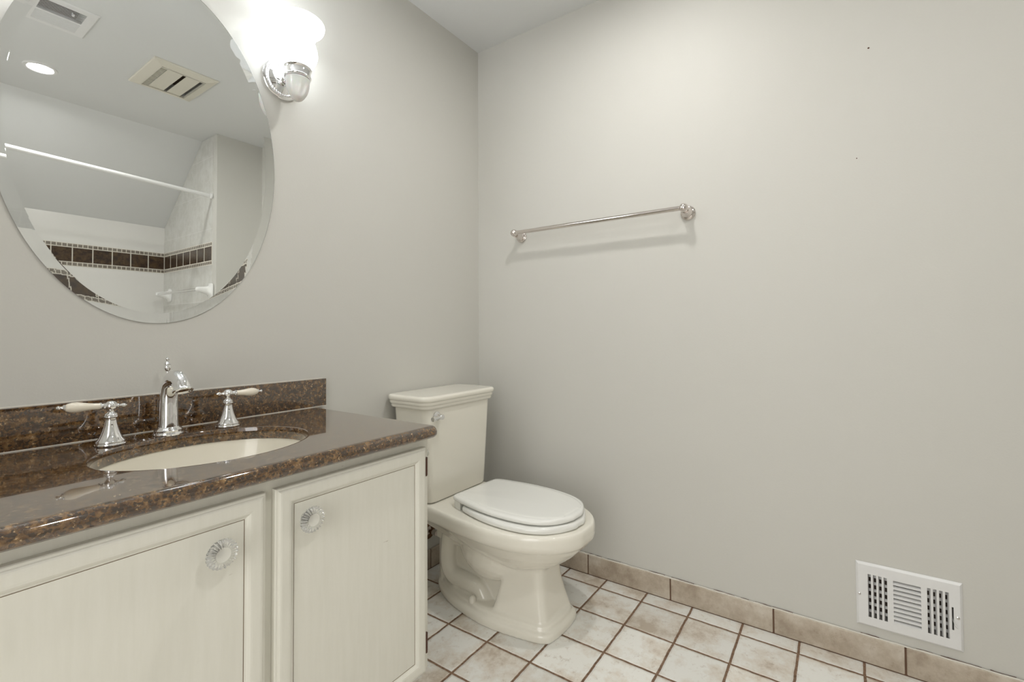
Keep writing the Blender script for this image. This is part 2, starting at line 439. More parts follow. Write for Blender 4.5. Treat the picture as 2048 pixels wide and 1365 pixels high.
# ================================================================ SCONCES
def sconce(x, label, shade):
    y, z = -.100, 1.85
    t = thing('wall_sconce', (x, 0, z), label, 'wall lamp', 'wall lamps beside the oval mirror')
    bp = NB(); lathe(bp, [(0, 0), (.0615, 0), (.063, .003), (.063, .009), (.060, .0125), (.0555, .014), (.050, .0145), (.0465, .0125), (.043, .014), (.034, .019), (.022, .0225), (.0, .024)], (x, -.0005, z), (0, -1, 0), 56)
    obj('backplate', bp, M_CHROME, t, 35)
    rp = NB(); N = 44
    for i in range(N):
        a = 2*PI*i/N; e = NB(); bmesh.ops.create_uvsphere(e, u_segments=8, v_segments=6, radius=1)
        for f in e.faces: f.smooth = True
        M_ = Matrix.Translation((x+.0515*math.cos(a), -.0155, z+.0515*math.sin(a))) @ Matrix.Rotation(-a-.75, 4, 'Y') @ Matrix.Diagonal((.0052, .0026, .0020, 1))
        join(rp, e, M_)
    obj('rope_trim', rp, M_CHROME, t, 60)
    ar = NB(); arp = [(.010, .020), (.0165, .024), (.0165, .028), (.012, .030), (.0155, .034), (.0155, .037), (.011, .040), (.0145, .044), (.0145, .047), (.010, .050), (.0095, .066), (.0, .067)]
    lathe(ar, [(0, .018)]+arp, (x, 0, z-.008), (0, -1, 0), 28); obj('arm', ar, M_CHROME, t, 35)
    cup = NB(); lathe(cup, [(0, -.024), (.034, -.024), (.0385, -.023), (.040, -.0205), (.0385, -.018), (.0375, -.016), (.0375, .002), (.039, .004), (.0415, .0065), (.0405, .0095), (.037, .010), (0, .010)], (x, y, z), (0, 0, 1), 44)
    obj('cup', cup, M_CHROME, t, 35)
    fb = NB(); lathe(fb, [(v.x, v.y) for v in spline([(0, -.0245, 0), (.0330, -.0245, 0), (.0345, -.034, 0), (.0342, -.044, 0), (.0318, -.058, 0), (.0265, -.072, 0), (.0185, -.085, 0), (.0095, -.0935, 0), (0, -.096, 0)], 3)], (x, y, z), (0, 0, 1), 36)
    o = obj('finial', fb, M_FROST, t, 60); tag(o, 'frosted glass dome finial below the cup')
    # shade: open-topped flared vase with wall thickness
    out = spline([(.030, .010, 0), (.046, .022, 0), (.0565, .044, 0), (.0575, .066, 0), (.0515, .088, 0), (.0505, .104, 0), (.060, .124, 0), (.0745, .137, 0), (.0785, .150, 0), (.077, .1545, 0)], 5)
    inn = [(max(p.x-.003, .001), p.y) for p in out[::-1]]
    sh = NB(); lathe(sh, [(p.x, p.y) for p in out]+inn+[(0, .0135)], (x, y, z), (0, 0, 1), 56)
    o = obj('shade', sh, shade, t, 70); tag(o, 'glowing frosted white glass shade')
    return t
sconce(-1.0155, 'lit chrome wall sconce with frosted flared shade, between oval mirror and room corner', M_SHADE)
sconce(-1.679, 'lit chrome wall sconce out of frame on the far side of the oval mirror', M_SHADE2)

# ================================================================ COUNTER, BACKSPLASH, SINK
SX, SY, SA, SB = -1.338, -.3047, .2105, .1768
CT = .775
def counter():
    b = NB(); t = NB()
    x0, x1, y0, y1, r = -1.80, -.888, -.592, -.001, .026
    def outer(d, z):
        return [(x, y, z) for x, y in rrect(x0+d, x1-d, y0+d, y1-d, r-d if r-d > .001 else .001, 7)]
    base = outer(.021, CT); angs = [math.atan2(p[1]-SY, p[0]-SX) for p in base]
    # refine the loop so that the hole is smooth
    def refine(L):
        o = []
        for i in range(len(L)):
            a, c = Vector(L[i]), Vector(L[(i+1) % len(L)]); k = max(1, int((c-a).length/.02))
            for s in range(k): o.append(a.lerp(c, s/k))
        return o
    cnt = None; loops = []
    prof = [(.021, CT), (.0170, CT), (.011, CT-.001), (.006, CT-.0042), (.0025, CT-.009), (.0003, CT-.0155), (.0006, CT-.022), (.003, CT-.027), (.007, CT-.0305), (.013, CT-.032), (.02, CT-.032)]
    ks = None
    for d, z in prof:
        L = outer(d, z)
        if ks is None:
            ks = [max(1, int((Vector(L[(i+1) % len(L)])-Vector(L[i])).length/.02)) for i in range(len(L))]
        o = []
        for i in range(len(L)):
            a, c = Vector(L[i]), Vector(L[(i+1) % len(L)])
            for s in range(ks[i]): o.append(a.lerp(c, s/ks[i]))
        loops.append(o)
    def hole(L, e, z):
        o = []
        for p in L:
            dx, dy = (p.x-SX), (p.y-SY); a = math.atan2(dy/(SB+.06), dx/(SA+.10))
            o.append(Vector((SX+(SA+e)*math.cos(a), SY+(SB+e)*math.sin(a), z)))
        return o
    H = [hole(loops[0], .006, CT), hole(loops[0], .0025, CT), hole(loops[0], .001, CT-.0006), hole(loops[0], 0, CT-.0025), hole(loops[0], 0, CT-.030), hole(loops[0], .001, CT-.032)]
    seq = H[::-1]+loops
    rings = [[t.verts.new(p) for p in L] for L in seq]; n = len(rings[0])
    for A_, B_ in zip(rings, rings[1:]+[rings[0]]):
        for i in range(n): t.faces.new((A_[i], A_[(i+1) % n], B_[(i+1) % n], B_[i]))
    join(b, t)
    tag(obj('countertop', b, M_GRAN, None, 40, (-1.34, -.3, CT-.032)), 'polished brown speckled granite countertop with an oval sink cutout on the cream vanity', 'countertop')
counter()
b = NB(); bx(b, -1.80, -.8595, -.020, -.0008, CT+.0004, .869, .0012, 2)
tag(obj('backsplash', b, M_GRAN, None, 40, (-1.33, -.01, CT)), 'low dark brown granite backsplash strip along the wall behind the faucet', 'backsplash')
b = NB(); tube(b, [(-1.80+.02*i, -.0208, CT+.001) for i in range(48)], .0011, 6); tube(b, [(-1.80+.02*i, -.0015, .8695) for i in range(48)], .0016, 6)
struct('trim_7', b, M_CAULK)
t = NB(); seg = 96; a0, b0 = SA+.003, SB+.003; rings = []
for s, h in [(.105, -.160), (.35, -.156), (.60, -.145), (.80, -.125), (.93, -.095), (1.0, -.06), (1.03, -.02), (1.035, -.012), (1.09, -.010), (1.09, 0), (1.0, 0), (.995, -.006), (.975, -.03), (.93, -.06), (.85, -.09), (.70, -.118), (.50, -.134), (.30, -.142), (.12, -.146), (.105, -.150)]:
    rings.append([t.verts.new((SX+a0*s*math.cos(2*PI*i/seg), SY+b0*s*math.sin(2*PI*i/seg), CT-.0325+h)) for i in range(seg)])
for A_, B_ in zip(rings, rings[1:]+[rings[0]]):
    for i in range(seg): t.faces.new((A_[i], A_[(i+1) % seg], B_[(i+1) % seg], B_[i]))
sk = thing('sink_basin', (SX, SY, CT-.19), 'oval cream ceramic undermount sink basin set in the granite counter', 'sink')
obj('bowl', t, M_SINK, sk, 40)
b = NB(); lathe(b, [(0, -.150), (.0225, -.150), (.0225, -.1475), (.019, -.146), (.010, -.1455), (.010, -.143), (0, -.142)], (SX, SY, CT-.0325), (0, 0, 1), 32); obj('drain', b, M_CHROME, sk, 35)

# ================================================================ FAUCET
def faucet():
    x, y, z = -1.350, -.098, CT+.0005
    t = thing('faucet_spout', (x, y, z), 'arched chrome faucet spout standing at the back centre of the sink', 'faucet')
    b = NB(); lathe(b, [(0, 0), (.0315, 0), (.0325, .003), (.0315, .006), (.0285, .0075), (.0285, .0095), (.030, .012), (.0275, .0155), (.0235, .018), (.0225, .020), (0, .020)], (x, y, z), (0, 0, 1), 48)
    obj('base_ring', b, M_CHROME, t, 35)
    path = spline([(x, y, z+.016), (x, y, z+.045), (x, y, z+.082), (x, y-.003, z+.108), (x, y-.014, z+.131), (x, y-.036, z+.1445), (x, y-.060, z+.1425), (x, y-.077, z+.130), (x, y-.085, z+.114)], 8)
    rad = [.0215, .0205, .0200, .0198, .0192, .0182, .0178, .0178, .0182]
    rs = [v.x for v in spline([(r, 0, 0) for r in rad], 8)]
    b = NB(); tube(b, path, rs, 36, True, hint=(1, 0, 0)); obj('spout', b, M_CHROME, t, 50)
    end = path[-1]; dr = (path[-1]-path[-2]).normalized()
    b = NB(); lathe(b, [(0, -.006), (.0195, -.006), (.0215, -.003), (.0215, .0), (.0195, .002), (.0165, .0025), (.0150, .0015), (.013, -.003), (0, -.003)], end, dr, 40); obj('aerator', b, M_CHROME, t, 35)
    b = NB(); lathe(b, [(0, .0), (.0022, 0), (.0022, .160), (.0040, .1605), (.0070, .165), (.0084, .1695), (.0080, .174), (.0066, .1765), (.0080, .178), (.0080, .1795), (.0058, .182), (.0030, .1845), (.0022, .187), (.0034, .189), (.0044, .1915), (.0038, .194), (.0018, .1958), (0, .196)], (x+.010, -.058, z-.005), (0, 0, 1), 28)
    obj('lift_rod', b, M_CHROME, t, 32)
faucet()
def handle(x, sgn, tilt, label):
    y, z = -.116, CT+.0005
    t = thing('lever_tap', (x, y, z), label, 'tap', 'lever taps either side of the spout')
    b = NB(); lathe(b, [(0, 0), (.0275, 0), (.0290, .0025), (.0285, .005), (.0262, .0062), (.0268, .0085), (.0255, .0115), (.0225, .0155), (.0185, .024), (.0150, .034), (.0122, .044), (.0105, .053), (.0098, .060), (.0105, .0615), (.0125, .063), (.0125, .065), (.0112, .066), (.0120, .0675), (.0100, .071), (.0070, .073), (.0055, .0755), (.0065, .079), (0, .079)], (x, y, z), (0, 0, 1), 44)
    obj('post', b, M_CHROME, t, 38)
    hz = z+.0885; K = .87
    b = NB(); lathe(b, [(0, -.0105), (.006, -.0105), (.0085, -.008), (.0115, -.003), (.0120, .001), (.0105, .0055), (.0065, .0095), (.0025, .0108), (0, .011)], (x, y, hz), (0, 0, 1), 36)
    obj('hub', b, M_CHROME, t, 60)
    ax = Vector((sgn, 0, tilt)).normalized()
    b = NB(); lathe(b, [(0, .009), (.0055, .009), (.0060, .0135), (.0042, .0155), (.0065, .017), (.0078, .0185), (.0078, .020), (.0066, .0205), (0, .0205)], (x, y, hz), ax, 28)
    lathe(b, [(0, -.008), (.0042, -.009), (.0042, -.013), (.0026, -.015), (.0028, -.018), (.0046, -.021), (.0046, -.024), (.0028, -.0265), (.0014, -.029), (0, -.030)][::-1], (x, y, hz), ax, 24)
    obj('collar', b, M_CHROME, t, 38)
    b = NB(); lathe(b, [(0, .0203), (.0066, .0203), (.0068, .025), (.0072, .032), (.0084, .042), (.0102, .052), (.0112, .060), (.0106, .068), (.0082, .075), (.0058, .0785), (0, .0785)], (x, y, hz), ax, 36)
    o = obj('lever', b, M_LEVERC, t, 60); tag(o, 'cream porcelain lever grip')
    b = NB(); lathe(b, [(0, .0780), (.0062, .0780), (.0066, .0800), (.0048, .0812), (.0030, .084), (.0028, .0855), (.0042, .0875), (.0044, .0895), (.0022, .092), (0, .0925)], (x, y, hz), ax, 24); obj('lever_tip', b, M_CHROME, t, 38)
handle(-1.468, -1, .07, 'chrome lever tap with cream porcelain lever pointing left, left of the spout')
handle(-1.219, 1, -.04, 'chrome lever tap with cream porcelain lever pointing right, right of the spout')

# ================================================================ VANITY CABINET
def glass_knob(parent, x, y, z, n, name='knob'):
    """swirl fluted clear glass knob with axis n (pointing out)"""
    def fl(r, a, h, k):
        if 2 <= k <= 9 and r > .009:
            c = math.cos(24*a+h*70); return r*(1+.022*c), a, h+(.0013*c if k >= 7 else 0)
        return r, a, h
    b = NB(); lathe(b, [(0, 0), (.0085, 0), (.0085, .009), (.012, .014), (.019, .019), (.0245, .0235), (.0262, .0275), (.0250, .031), (.021, .0335), (.0155, .0345), (.0125, .0335), (.0115, .0330), (0, .0335)], (x, y, z), n, 156, flute=fl)
    bmesh.ops.recalc_face_normals(b, faces=b.faces[:]); nn = Vector(n)
    for f in b.faces:
        c = f.calc_center_median()-Vector((x, y, z)); h = c.dot(nn)
        if h > .030 and (c-nn*h).length < .0125: f.material_index = 1
    o = obj(name, b, [M_GLASS, M_BUTTON], parent, 40); tag(o, 'clear fluted glass knob'); return o
def door_leaf(parent, x0, x1, z0, z1, knob, hinge_x):
    yf = -.5462
    P = [(0, 0), (0, .0125), (.0015, .0140), (.0050, .0145), (.0062, .0170), (.0085, .0188), (.0120, .0195), (.026, .0195), (.0300, .0188), (.0335, .0165), (.0360, .0138), (.0390, .0128), (.0394, .0112), (.0402, .0112), (.0405, .0124), (.043, .0124)]
    t = NB(); rings = []
    for d, h in P: rings.append([t.verts.new(p) for p in ((x0+d, yf-h, z0+d), (x1-d, yf-h, z0+d), (x1-d, yf-h, z1-d), (x0+d, yf-h, z1-d))])
    for k, (A_, B_) in enumerate(zip(rings, rings[1:])):
        for i in range(4):
            f = t.faces.new((A_[i], A_[(i+1) % 4], B_[(i+1) % 4], B_[i])); f.material_index = 1 if k in (11, 12, 13) else 0
    t.faces.new(rings[-1]); t.faces.new(rings[0][::-1])
    o = obj('door', t, [M_CAB, M_GLAZE], parent, None)
    glass_knob(o, knob[0], yf-.0124, knob[1], (0, -1, 0))
    for hz in (.661, .188):
        b = NB(); s = 1 if hinge_x > -1.3 else -1
        tube(b, [(hinge_x+s*.004, yf-.0095, hz-.024+.002*i) for i in range(25)], [.0042 if i % 5 else .0036 for i in range(25)], 12)
        bx(b, min(hinge_x, hinge_x+s*.014), max(hinge_x, hinge_x+s*.014), yf-.0058, yf-.0005, hz-.024, hz+.024)
        obj('hinge', b, M_HINGE, o, 40)
    return o
vc = thing('vanity_cabinet', (-1.34, -.3, 0), 'cream painted vanity cabinet with two panelled doors and glass knobs under the granite counter', 'cabinet')
b = NB()
X0, X1, ZB, ZT = -1.785, -.8955, .115, CT-.033
bx(b, X1-.018, X1, -.546, -.011, ZB, ZT); bx(b, X0, X0+.018, -.546, -.011, ZB, ZT); bx(b, X0+.018, X1-.018, -.546, -.011, ZB, ZB+.018)
plate(b, X0+.018, X1-.018, ZB+.018, ZT, [(X0+.05, -1.356, ZB+.04, ZT-.05), (-1.316, X1-.05, ZB+.04, ZT-.05)], -.546, -.528, lambda u, v, h: (u, h, v))
obj('body', b, M_CAB, vc)
b = NB(); bx(b, X0, X1-.002, -.475, -.011, .001, ZB); obj('toe_kick', b, M_CAB, vc)
door_leaf(vc, -1.326, -.9145, .119, .7165, (-1.2625, .643), -.9145)
door_leaf(vc, -1.745, -1.3445, .119, .7165, (-1.4345, .639), -1.745)
b = NB(); lathe(b, [(0, 0), (.0045, 0), (.0045, .006), (.008, .010), (.0115, .0145), (.012, .018), (.010, .021), (0, .022)], (X1+.0002, -.522, .688), (1, 0, 0), 28)
tag(obj('side_knob', b, M_GLASS, vc, 50), 'small clear knob on the cabinet side')

# ================================================================ TOILET
TX = -.380
def toilet():
    t = thing('toilet', (TX, -.40, 0), 'cream two-piece toilet with lid closed, in the corner beside the vanity', 'toilet')
    def mirror_outline(half, z, ymap=None):
        """half: list of (y, halfwidth) from back to front, both ends on or near the axis"""
        L = [(TX-hw, y, z) for y, hw in half]; R_ = [(TX+hw, y, z) for y, hw in half[::-1] if hw > 1e-4]
        return L+R_
    def smooth_half(half, n=5):
        return [(v.y, max(v.x, 0)) for v in spline([(hw, y, 0) for y, hw in half], n)]
    def turn(b, deg, dx=0): bmesh.ops.translate(b, verts=b.verts[:], vec=(dx, 0, 0)); bmesh.ops.rotate(b, verts=b.verts[:], cent=(TX, -.25, 0), matrix=Matrix.Rotation(math.radians(deg), 3, 'Z'))
    # --- bowl casting: overlapping closed shells fused with a voxel remesh
    b = NB()
    # foot plinth
    base = smooth_half([(-.122, .030), (-.128, .044), (-.148, .062), (-.185, .084), (-.25, .112), (-.33, .132), (-.42, .144), (-.50, .1425), (-.58, .130), (-.64, .117), (-.672, .106), (-.690, .088), (-.698, .05), (-.700, .015)])
    def shrink(h, d): # move outline inward
        cy = -.42
        return [(y+(d if y < cy else -d)*min(1, abs(y-cy)/.28), max(hw-d, .002)) for y, hw in h]
    loft(b, [mirror_outline(shrink(base, d), z) for d, z in ((.001, 0), (0, .004), (0, .022), (.003, .028), (.0125, .0315), (.0135, .042), (.016, .046), (.026, .050))])
    # front pedestal: a squarish tapering column
    def ped(z, yb, yf, hb, hf, r):
        pts = []
        cs = [(TX-hb, yb), (TX-hf, yf), (TX+hf, yf), (TX+hb, yb)]
        for i in range(4):
            p, a, c = Vector(cs[i]), Vector(cs[i-1]), Vector(cs[(i+1) % 4])
            ra = p+(a-p).normalized()*r; rc = p+(c-p).normalized()*r
            for k in range(6):
                s = k/5; q = ra*(1-s)**2+p*2*s*(1-s)+rc*s*s; pts.append((q.x, q.y, z))
        return pts
    loft(b, [[(px+.006, py, pz) for px, py, pz in ped(*q)] for q in ((.03, -.455, -.672, .128, .096, .028), (.055, -.460, -.664, .121, .091, .026), (.10, -.470, -.652, .108, .082, .026), (.15, -.480, -.643, .098, .073, .028), (.20, -.470, -.640, .094, .070, .034), (.245, -.44, -.66, .10, .075, .038))])
    # thin spine behind the pedestal
    loft(b, [mirror_outline([(-.125, .036), (-.15, .050), (-.30, .052), (-.47, .060), (-.48, .03)], z) for z in (.02, .10, .20, .32)])
    # bowl underside, rim and rear deck
    rim = smooth_half([(-.062, .12), (-.066, .158), (-.085, .172), (-.15, .176), (-.25, .184), (-.34, .198), (-.44, .205), (-.53, .2065), (-.61, .195), (-.68, .168), (-.73, .134), (-.765, .092), (-.785, .048), (-.788, .015)])
    def sc(h, s, yc, sy=None): return [(yc+(y-yc)*(sy or s), hw*s) for y, hw in h]
    secs = [(.372, .955, .985), (.3705, .975, .990), (.366, .99, .996), (.358, 1, 1), (.335, 1, 1), (.325, .992, .995), (.318, .972, .985), (.312, .94, .965), (.295, .88, .92), (.27, .79, .84), (.245, .68, .74), (.22, .55, .62), (.195, .40, .46), (.18, .25, .30)]
    def low(a, c, z):
        if z > .311: return sc(rim, a, -.43, c)
        f = {.295: .80, .27: .62, .245: .50, .22: .40, .195: .30, .18: .22}[z]
        return [(-.47+(y+.47)*(c if y < -.47 else f), hw*a) for y, hw in rim]
    loft(b, [mirror_outline(low(a, c, z), z) for z, a, c in secs])
    # rear support under the deck
    loft(b, [mirror_outline([(-.125, .045), (-.135, .060), (-.20, .074), (-.30, .070), (-.36, .05)], z) for z in (.20, .28, .34)])
    # trapway, cast on both sides
    for sg in (-1, 1):
        X = lambda d: TX+sg*d
        tube(b, spline([(X(.050), -.235, .33), (X(.056), -.215, .26), (X(.058), -.205, .19), (X(.060), -.205, .12), (X(.062), -.235, .083), (X(.064), -.30, .078), (X(.064), -.36, .070), (X(.060), -.40, .03)], 6), .034, 16)
        e = NB(); bmesh.ops.create_uvsphere(e, u_segments=24, v_segments=16, radius=1); join(b, e, Matrix.Translation((X(.040), -.40, .225)) @ Matrix.Rotation(.35, 4, 'X') @ Matrix.Diagonal((.095, .135, .105, 1)))
    turn(b, -1.5); o = obj('bowl', b, M_CERAM, t)
    r = o.modifiers.new('fuse', 'REMESH'); r.mode = 'VOXEL'; r.voxel_size = .0036; r.use_smooth_shade = True
    s_ = o.modifiers.new('soften', 'SMOOTH'); s_.factor = .5; s_.iterations = 5
    # --- tank
    b = NB(); L = []
    for z, x0, x1, y0, y1, rr_ in ((.374, -.528, -.232, -.197, -.045, .02), (.376, -.541, -.212, -.2035, -.036, .026), (.384, -.547, -.205, -.2065, -.032, .028), (.46, -.553, -.200, -.2085, -.030, .028), (.60, -.563, -.192, -.212, -.027, .028), (.742, -.573, -.184, -.2155, -.024, .028)):
        L.append([(x, y, z) for x, y in rrect(x0, x1, y0, y1, rr_, 7)])
    loft(b, L); tk = obj('tank', b, M_CERAM, t, 50)
    b = NB(); L = []
    for z, e in ((.7345, -.004), (.7352, .004), (.737, .0085), (.7405, .0105), (.745, .0110), (.7480, .0108), (.7495, .0120), (.751, .0145), (.7545, .0160), (.7600, .0165), (.7625, .0160), (.7640, .0175), (.766, .0205), (.770, .0222), (.777, .0225), (.7815, .0205), (.7843, .0155), (.7852, .009), (.7853, .002)):
        L.append([(x, y, z) for x, y in rrect(-.578-e, -.181+e, -.2155-e, -.026+min(e, .02), max(.024+e, .02), 8)])
    loft(b, L); obj('tank_lid', b, M_CERAM, t, 50)
    # --- flush lever on the tank front
    fx, fz, fy = -.522, .706, -.2147
    b = NB(); lathe(b, [(0, 0), (.0175, 0), (.0185, .002), (.0175, .005), (.0135, .007), (.009, .008), (.0085, .022), (.0105, .024), (.0115, .030), (.0095, .035), (0, .037)], (fx, fy, fz), (0, -1, 0), 32)
    ax = Vector((-1, -.12, -.03)).normalized(); lathe(b, [(0, -.006), (.0085, -.006), (.0085, .004), (.0062, .012), (.0068, .030), (.0085, .046), (.0095, .050), (.0085, .053), (0, .054)], (fx, fy-.028, fz), ax, 24)
    obj('flush_lever', b, M_CHROME, tk, 40)
    # --- seat and lid
    def seat_outline(e, yb=-.352):
        # e: outward growth
        return smooth_half([(yb+.0, .118+e*.6), (yb-.003, .133+e), (yb-.02, .1405+e), (-.42, .153+e), (-.48, .163+e), (-.54, .1655+e), (-.60, .161+e), (-.655, .147+e), (-.705, .117+e), (-.738, .076+e*.7), (-.7535-e, .034), (-.755-e, .010)])
    b = NB(); L = []
    for z, e in ((.3725, -.004), (.374, .003), (.377, .0075), (.386, .0085), (.392, .0055), (.3945, -.001), (.395, -.010)):
        L.append(mirror_outline(seat_outline(e), z))
    loft(b, L); turn(b, -3.5, .004); obj('seat', b, M_PLASTIC, t, 50)
    def lid_outline(e):
        return smooth_half([(-.2865+e*.6, .058+e*.8), (-.2875+e*.6, .104+e), (-.294+e*.3, .122+e), (-.32, .133+e), (-.37, .1435+e), (-.43, .1535+e), (-.50, .1585+e), (-.56, .1565+e), (-.615, .149+e), (-.665, .134+e), (-.705, .109+e), (-.733, .073+e*.7), (-.747-e, .034), (-.749-e, .010)])
    b = NB(); L = []
    for z, e in ((.3985, -.006), (.3990, .001), (.4010, .0045), (.4060, .0060), (.4105, .0045), (.4140, .0005), (.4158, -.006), (.4164, -.012), (.4164, -.0165), (.4174, -.0185), (.4178, -.024), (.4180, -.04)):
        L.append(mirror_outline(lid_outline(e), z))
    loft(b, L)
    # rear skirt of the lid that wraps down to the deck behind the seat
    sk = [(-.2860, .055), (-.2870, .100), (-.293, .122), (-.310, .1315), (-.338, .138), (-.341, .135), (-.341, .06)]
    loft(b, [mirror_outline(smooth_half(sk, 3), z) for z in (.3722, .376, .405)])
    turn(b, -3.5, .007); obj('seat_lid', b, M_PLASTIC, t, 50)
    # bolt caps
    for sg in (-1, 1):
        b = NB(); lathe(b, [(0, 0), (.0135, 0), (.0140, .006), (.0130, .013), (.0100, .019), (.0055, .0225), (0, .0235)], (TX+sg*.1185, -.372, .046), (0, 0, 1), 28)
        obj('bolt_cap', b, M_CERAM, t, 60)
toilet()

# water supply stop behind the toilet
sv = thing('supply_valve', (-.352, 0, .165), 'dark bronze water supply flange on the wall behind the toilet base', 'valve')
b = NB(); lathe(b, [(.020, .0), (.034, .0), (.036, .003), (.034, .007), (.028, .010), (.0225, .0105), (.020, .008), (.020, 0)], (-.3535, -.0005, .165), (0, -1, 0), 48); obj('flange', b, M_BRASSD, sv, 40)
b = NB(); lathe(b, [(0, 0), (.0195, 0), (.0195, .004), (.010, .006), (.0075, .006), (.0075, .03), (.011, .03), (.011, .052), (0, .052)], (-.3535, -.0005, .165), (0, -1, 0), 28); obj('stop', b, M_NICKEL, sv, 40)

# ================================================================ TOWEL BAR
def towel_bar():
    z = 1.472; ys = (-.262, -1.022); zb = 1.4815
    t = thing('towel_bar', (0, -.64, z), 'long chrome towel bar mounted on the right wall', 'towel bar')
    for y in ys:
        b = NB(); lathe(b, [(0, .0005), (.0265, .0005), (.0275, .003), (.0270, .006), (.0245, .0075), (.0252, .010), (.0235, .012), (.0205, .013), (.0205, .0165), (.0190, .018), (.0178, .0195), (.0170, .024), (.0150, .034), (.0132, .044), (.0125, .050), (.0135, .052), (.0, .053)], (0, y, z), (-1, 0, 0), 44)
        po = obj('post', b, M_NICKEL, t, 38)
        b = NB()
        for i in range(30):
            a = 2*PI*i/30; e = NB(); bmesh.ops.create_uvsphere(e, u_segments=8, v_segments=6, radius=1)
            for f in e.faces: f.smooth = True
            join(b, e, Matrix.Translation((-.0085, y+.0248*math.cos(a), z+.0248*math.sin(a))) @ Matrix.Rotation(a+.8, 4, 'X') @ Matrix.Diagonal((.0018, .0030, .0014, 1)))
        obj('rope_trim', b, M_NICKEL, po, 60)
        b = NB(); lathe(b, [(v.x, v.y) for v in spline([(0, -.017, 0), (.0085, -.0150, 0), (.0140, -.0100, 0), (.0165, -.002, 0), (.0155, .006, 0), (.0115, .0125, 0), (.006, .0160, 0), (0, .0170, 0)], 2)], (-.0640, y, zb-.002), (-1, 0, 0), 36)
        obj('finial', b, M_NICKEL, t, 60)
    b = NB(); tube(b, [(-.063, ys[0]-.008, zb-.002), (-.063, ys[1]+.008, zb-.002)], .0092, 28, hint=(1, 0, 0)); obj('rail', b, M_NICKEL, t, 50)
towel_bar()

# ================================================================ WALL REGISTER
def register():
    t = thing('wall_register', (0, -1.637, .21), 'white metal heating register low on the right wall above the baseboard', 'vent')
    y0, y1, z0, z1 = -1.760, -1.5145, .1135, .3070
    fn = lambda u, v, h: (-h, u, v)
    holes = []; LB = [-1.5480+(-.0130)*i for i in range(4)]; RB = [-1.6868-.0131*i for i in range(4)]
    for c in LB+RB: holes.append((c-.0040, c+.0040, .1445, .2745))
    NH = 10; zs = [.1455+(.128)*(i+.5)/NH for i in range(NH)]
    for z in zs: holes.append((-1.6690, -1.6055, z-.0045, z+.0045))
    holes.append((-1.7395, -1.7355, .172, .236))
    b = NB(); e = .007; H = .0075
    plate(b, y0+e, y1-e, z0+e, z1-e, holes, H-.0012, H, fn)
    # sloped rim
    tt = NB(); R_ = []
    for d, h in ((0, .0003), (0, .0012), (.0012, .0030), (e-.0012, H-.0004), (e, H), (e, H-.0012), (.002, .0003)):
        R_.append([tt.verts.new(fn(u, v, h)) for u, v in ((y0+d, z0+d), (y1-d, z0+d), (y1-d, z1-d), (y0+d, z1-d))])
    for A_, B_ in zip(R_, R_[1:]):
        for i in range(4): tt.faces.new((A_[i], A_[(i+1) % 4], B_[(i+1) % 4], B_[i]))
    join(b, tt); obj('face_plate', b, M_VENT, t)
    b = NB()
    for z in zs: # angled horizontal louvers
        loft(b, [[(-x, y, zz) for x, zz in ((H-.0010, z-.0046), (H+.0004, z-.0042), (.0005, z-.0002), (-.0005, z-.0010))] for y in (-1.6692, -1.6053)])
    for s_, cs in ((1, LB), (-1, RB)):
        for c in cs:
            loft(b, [[(-x, c+s_*yy, z) for x, yy in ((H-.0010, .0040), (H, .0046), (-.0005, .0022), (-.0010, .0014))] for z in (.1440, .2750)])
    obj('louvers', b, M_VENT, t)
    b = NB()
    for i in range(6): # damper blades behind the face
        z = .150+.0215*i; bx(b, .014, .0170, -1.735, -1.538, z, z+.0085)
    obj('damper', b, M_TRIMW, t)
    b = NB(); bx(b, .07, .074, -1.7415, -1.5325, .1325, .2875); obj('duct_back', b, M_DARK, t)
    for y, z in ((-1.5228, .2085), (-1.7485, .2085)):
        b = NB(); lathe(b, [(0, H-.0002), (.0044, H-.0002), (.0042, H+.0010), (.0028, H+.0018), (0, H+.0020)], (0, y, z), (-1, 0, 0), 24)
        sc_ = obj('screw', b, M_CHROME, t, 40)
        b = NB(); bx(b, -(H+.0022), -(H+.0012), y-.0030, y+.0030, z-.0004, z+.0004); obj('screw_slot', b, M_HINGE, sc_)
    b = NB(); tube(b, spline([(.004, -1.7375, .202), (-.008, -1.7378, .200), (-.014, -1.7400, .192), (-.017, -1.7440, .186), (-.020, -1.7460, .186)], 4), [.0014]*8+[.0035, .0045, .005, .0048, .0045, .004, .003, .002, .001], 12, sxy=(1, .35))
    obj('damper_lever', b, M_VENT, t, 60)
register()
for y, z in ((-1.576, 1.911), (-1.540, 1.570)):
    hi = z > 1.7
    b = NB(); lathe(b, [(0, -.0004), (.0028 if hi else .0018, -.0004), (.0026 if hi else .0017, .0006), (0, .0009)], (0, y, z), (-1, 0, 0), 14)
    tag(obj('nail', b, M_HINGE, None, 50, (0, y, z)), 'tiny dark nail left high on the bare right wall' if hi else 'tinier faint nail in the right wall, below the higher nail', 'nail', 'nails left in the right wall')

